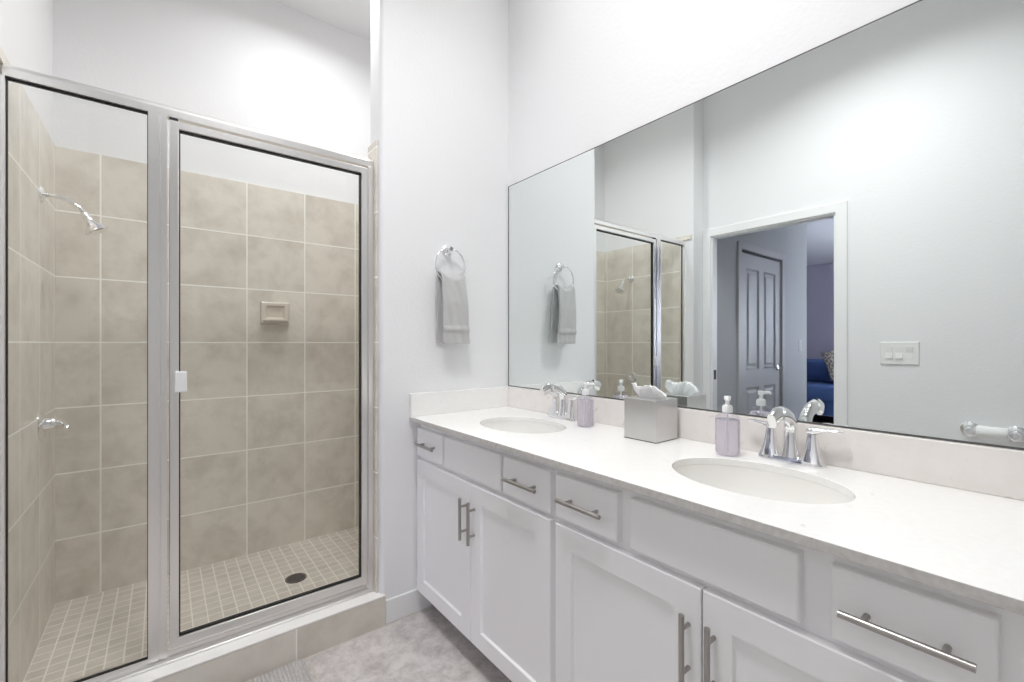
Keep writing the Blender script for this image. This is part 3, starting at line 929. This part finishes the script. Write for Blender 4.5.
rb = RZ - 2 * RR + 0.004        # lowest point of the ring
TX0, TX1 = 1.004, 1.146
bm = NB()
NX, path = 28, []
yf, yb = WY - 0.066, WY - 0.016
zb = 1.232
ztop = rb + 0.020
def towel_y(side, s, z):
    k = max(0.0, min(1.0, (ztop - z) / 0.10))
    return (yf if side < 0 else yb) * k + (WY - 0.040) * (1 - k)
steps = [('f', zb + (ztop - zb - 0.012) * i / 44) for i in range(45)] + [('t', a) for a in (0.25, 0.5, 0.75)] + [('b', ztop - 0.012 - (ztop - zb - 0.018) * i / 44) for i in range(45)]
rows = []
for kind, val in steps:
    row = []
    for u in range(NX + 1):
        s = u / NX
        if kind == 't':
            z = ztop - 0.012 + 0.012 * math.sin(val * math.pi)
            ka = 0.12
            y = (WY - 0.040) + (-0.020 + 0.040 * val)
        else:
            z = val
            k = max(0.0, min(1.0, (ztop - z) / 0.12))
            y = (WY - 0.040) + (-1 if kind == 'f' else 1) * (0.020 + (0.018 if kind == 'f' else 0.008) * k)
        # towel gathered where the ring carries it, hanging wider below
        k = max(0.0, min(1.0, (ztop - z) / 0.30))
        x = RX + (s - 0.5) * (0.122 + 0.020 * k) + 0.012 * k
        dx = min(abs(RX + (s - 0.5) * 0.122 - RX), 0.07)
        z2 = z + (RR - math.sqrt(RR * RR - dx * dx)) * max(0.0, 1 - (ztop - z) / 0.16)
        y += 0.0030 * math.sin(s * 8.0 + z * 11) * (1 if kind == 'f' else 0.5) + 0.0016 * math.sin(s * 19 + z * 31)
        if kind == 'f' and 1.292 < z < 1.312:
            y -= 0.006
        if kind == 'f' and 1.244 < z < 1.250:
            y -= 0.002
        row.append(bm.verts.new((x, y, z2)))
    rows.append(row)
for a, b in zip(rows[:-1], rows[1:]):
    for i in range(NX):
        bm.faces.new((a[i], a[i + 1], b[i + 1], b[i]))
tw = obj('hand_towel', bm, M['towel'], None, smooth=True, recalc=True)
s_ = tw.modifiers.new('solidify', 'SOLIDIFY')
s_.thickness = 0.013
s_.offset = 0.0
s2 = tw.modifiers.new('bevel', 'BEVEL')
s2.width = 0.004
s2.segments = 2
s2.limit_method = 'ANGLE'
s2.angle_limit = math.radians(50)
tag(tw, 'folded grey hand towel hanging through the chrome ring', 'towel')

# ------------------------------------------------------------------ bath mat
bm = NB()
mx0, mx1, my0, my1 = -0.32, 0.430, 1.36, 1.860
pitch = 0.0125
nr = int((mx1 - mx0) / pitch)
per = 6
rows = []
NYm = 110
for i in range(nr * per + 1):
    x = mx0 + (mx1 - mx0) * i / (nr * per)
    row = []
    for k in range(NYm + 1):
        y = my0 + (my1 - my0) * k / NYm
        e = min(1.0, min(x - mx0, mx1 - x, y - my0, my1 - y) / 0.008)
        zz = 0.007 + 0.009 * abs(math.sin(math.pi * (i / per))) ** 0.7 + 0.0035 * noise.noise(Vector((x * 130, y * 110, 0)))
        row.append(bm.verts.new((x, y, 0.001 + max(0.003, zz) * max(0.15, e))))
    rows.append(row)
for a, b in zip(rows[:-1], rows[1:]):
    for k in range(NYm):
        bm.faces.new((a[k], a[k + 1], b[k + 1], b[k]))
lo = [[bm.verts.new((r[0].co.x, r[0].co.y, 0.0005)), bm.verts.new((r[-1].co.x, r[-1].co.y, 0.0005))] for r in rows]
for a, b, c, d in zip(rows[:-1], rows[1:], lo[:-1], lo[1:]):
    bm.faces.new((a[0], b[0], d[0], c[0]))
    bm.faces.new((b[-1], a[-1], c[1], d[1]))
    bm.faces.new((c[0], d[0], d[1], c[1]))
bm.faces.new(rows[0] + [lo[0][1], lo[0][0]])
bm.faces.new(list(reversed(rows[-1])) + [lo[-1][0], lo[-1][1]])
bmt = obj('bath_mat', bm, M['mat'], None, smooth=True)
tag(bmt, 'light grey ribbed cotton bath mat on the floor against the shower curb', 'bath mat')

# ------------------------------------------------------------------ things seen in the mirror
sw = thing('light_switch_plate', 'white triple rocker switch plate on the wall beside the doorway, reflected in the mirror', 'light switch', (LX, 0.645, 1.178))
bm = NB()
slab(bm, 0.556, 0.734, 1.108, 1.242, 0, 0.007, 0.004)
for v in bm.verts:
    v.co.x = LX + 0.0075 - v.co.x
obj('plate', bm, M['switch'], sw)
for k in (-1, 0, 1):
    bm = NB()
    yc = 0.645 + k * 0.046
    tilt = 0.004 if k != -1 else -0.004
    pr = [(LX + 0.006, 1.145), (LX + 0.0095 + max(tilt, 0), 1.145), (LX + 0.0085, 1.179), (LX + 0.0095 + max(-tilt, 0), 1.213), (LX + 0.006, 1.213)]
    loft(bm, [[Vector((x, yc - 0.0165, z)) for x, z in pr], [Vector((x, yc + 0.0165, z)) for x, z in pr]])
    obj('rocker', bm, M['switch'], sw)
hs = thing('hall_switch_plate', 'small white single switch plate on the grey hall wall beyond the doorway', 'light switch', (-2.47, 1.83, 1.21))
bm = NB()
box(bm, (-2.51, 1.824, 1.15), (-2.435, 1.83, 1.27))
obj('plate', bm, M['plastic'], hs, bevel=0.002)
obj('rocker', boxes(((-2.489, 1.820, 1.178), (-2.456, 1.825, 1.242))), M['plastic'], hs, bevel=0.002)

PZ = 0.769
tp = thing('toilet_paper_holder', 'chrome toilet paper holder with two round posts, reflected low in the mirror', 'toilet paper holder', (LX, 0.28, PZ))
for y in (0.350, 0.184):
    s = 1 if y < 0.28 else -1
    bm = NB()
    lathe(bm, [(0.040, 0.0), (0.040, 0.005), (0.032, 0.011), (0.018, 0.015), (0.014, 0.040), (0.018, 0.048), (0.019, 0.064), (0.013, 0.072), (0.001, 0.073)], (LX, y, PZ), 'X', 28)
    obj('post', bm, M['chrome'], tp, smooth=True, auto=40)
bm = NB()
tube(bm, [(LX + 0.054, 0.350, PZ), (LX + 0.054, 0.184, PZ)], 0.008, 14)
obj('roller', bm, M['chrome'], tp, smooth=True)
bm = NB()
n = 28
def pr_ring(r, y):
    return [Vector((LX + 0.054 + r * math.cos(2 * math.pi * i / n), y, PZ + r * math.sin(2 * math.pi * i / n))) for i in range(n)]
loft(bm, [pr_ring(0.0085, 0.322), pr_ring(0.031, 0.322), pr_ring(0.032, 0.320), pr_ring(0.032, 0.214), pr_ring(0.031, 0.212), pr_ring(0.0085, 0.212)], cap=False)
tp2 = obj('toilet_paper_roll', bm, M['paper'], None, smooth=True, auto=50)
tag(tp2, 'thin white toilet paper roll on the chrome holder, reflected in the mirror', 'toilet paper')

# bed in the room beyond
bd = thing('bed', 'blue bed in the room beyond the doorway, reflected in the mirror', 'bed', (-5.2, 3.0, 0))
def soft_box(lo, hi, r, seg=4):
    bm = NB()
    box(bm, lo, hi)
    bmesh.ops.bevel(bm, geom=bm.edges[:], offset=r, segments=seg, profile=0.5, affect='EDGES')
    return bm
obj('mattress', soft_box((-6.05, 1.70, 0.38), (-4.50, 3.75, 0.64), 0.06), M['blue'], bd, smooth=True, auto=60)
obj('bed_skirt', boxes(((-6.03, 1.72, 0.20), (-4.52, 3.73, 0.40))), M['blue'], bd)
obj('headboard', soft_box((-6.10, 1.60, 0.0), (-4.45, 1.685, 1.17), 0.03), M['headboard'], bd, smooth=True, auto=60)
for x in (-5.95, -4.62):
    for y in (1.80, 3.65):
        bm = NB()
        lathe(bm, [(0.025, 0), (0.035, 0.21)], (x, y, 0), 'Z', 12)
        obj('leg', bm, M['headboard'], bd)
def pillow(c, size, rx, rz, m, name, label):
    bm = NB()
    n = 18
    top, bot = {}, {}
    for i in range(n + 1):
        for k in range(n + 1):
            u, v = i / n * 2 - 1, k / n * 2 - 1
            h = ((1 - u ** 4) * (1 - v ** 4)) ** 0.5
            sx = u * (1 - 0.06 * (1 - v * v) * abs(u))
            sv = v * (1 - 0.06 * (1 - u * u) * abs(v))
            top[i, k] = bm.verts.new((sx * size[0] / 2, sv * size[1] / 2, h * size[2] / 2))
            bot[i, k] = top[i, k] if h < 1e-6 else bm.verts.new((sx * size[0] / 2, sv * size[1] / 2, -h * size[2] / 2))
    for i in range(n):
        for k in range(n):
            for d, fl in ((top, 0), (bot, 1)):
                q = [d[i, k], d[i + 1, k], d[i + 1, k + 1], d[i, k + 1]]
                if fl:
                    q.reverse()
                bm.faces.new(q)
    mt = Matrix.Translation(c) @ Matrix.Rotation(rx - math.radians(90), 4, 'X') @ Matrix.Rotation(math.radians(90), 4, 'Y')
    bmesh.ops.transform(bm, matrix=mt, verts=bm.verts[:])
    o = obj(name, bm, m, None, smooth=True)
    tag(o, label, 'pillow')
    return o
pillow((-4.80, 2.43, 0.825), (0.36, 0.52, 0.16), math.radians(90), 0, M['blue'], 'bed_pillow', 'plain blue pillow propped on the blue bed, reflected in the mirror')
pillow((-4.63, 2.034, 0.955), (0.42, 0.42, 0.12), math.radians(72), 0, M['pattern'], 'throw_pillow', 'grey patterned pillow tilted in front of the plain blue one on the bed')

# ------------------------------------------------------------------ ceiling fixtures (above the frame)
def downlight(x, y, zc, label):
    t = thing('recessed_downlight', label, 'ceiling light', (x, y, zc), 'recessed ceiling lights')
    bm = NB()
    n = 36
    def rg(r, z):
        return [Vector((x + r * math.cos(2 * math.pi * i / n), y + r * math.sin(2 * math.pi * i / n), z)) for i in range(n)]
    loft(bm, [rg(0.092, zc - 0.0005), rg(0.090, zc - 0.006), rg(0.074, zc - 0.008), rg(0.070, zc - 0.0005)], cap=False)
    obj('trim_ring', bm, M['trim'], t, smooth=True, auto=40)
    bm = NB()
    lathe(bm, [(0.070, -0.0005), (0.070, -0.003), (0.001, -0.004)], (x, y, zc), 'Z', 32)
    obj('diffuser', bm, emit_mat('lamp_diffuser', (1, 0.97, 0.93), 6.0), t)
downlight(CANS[0][0], CANS[0][1], CANS[0][2], 'recessed ceiling light above the far sink')
downlight(CANS[1][0], CANS[1][1], CANS[1][2], 'recessed ceiling light above the near sink')
downlight(CANS[2][0], CANS[2][1], CANS[2][2], 'recessed ceiling light inside the shower')
fl = thing('added_fill_light', 'round white fill light added to the middle of the bathroom ceiling', 'ceiling light', (FLX, FLY, CEIL))  # unseen fixture added to carry the fill lamp
bm = NB()
lathe(bm, [(0.19, 0.0), (0.19, -0.018), (0.17, -0.024)], (FLX, FLY, CEIL), 'Z', 40)
obj('base', bm, M['trim'], fl, smooth=True, auto=40)
bm = NB()
lathe(bm, [(0.175, -0.020), (0.170, -0.045), (0.130, -0.066), (0.06, -0.075), (0.001, -0.076)], (FLX, FLY, CEIL), 'Z', 40)
obj('fill_light_shade', bm, emit_mat('fill_glow', (1, 0.98, 0.95), 4.0), fl, smooth=True)
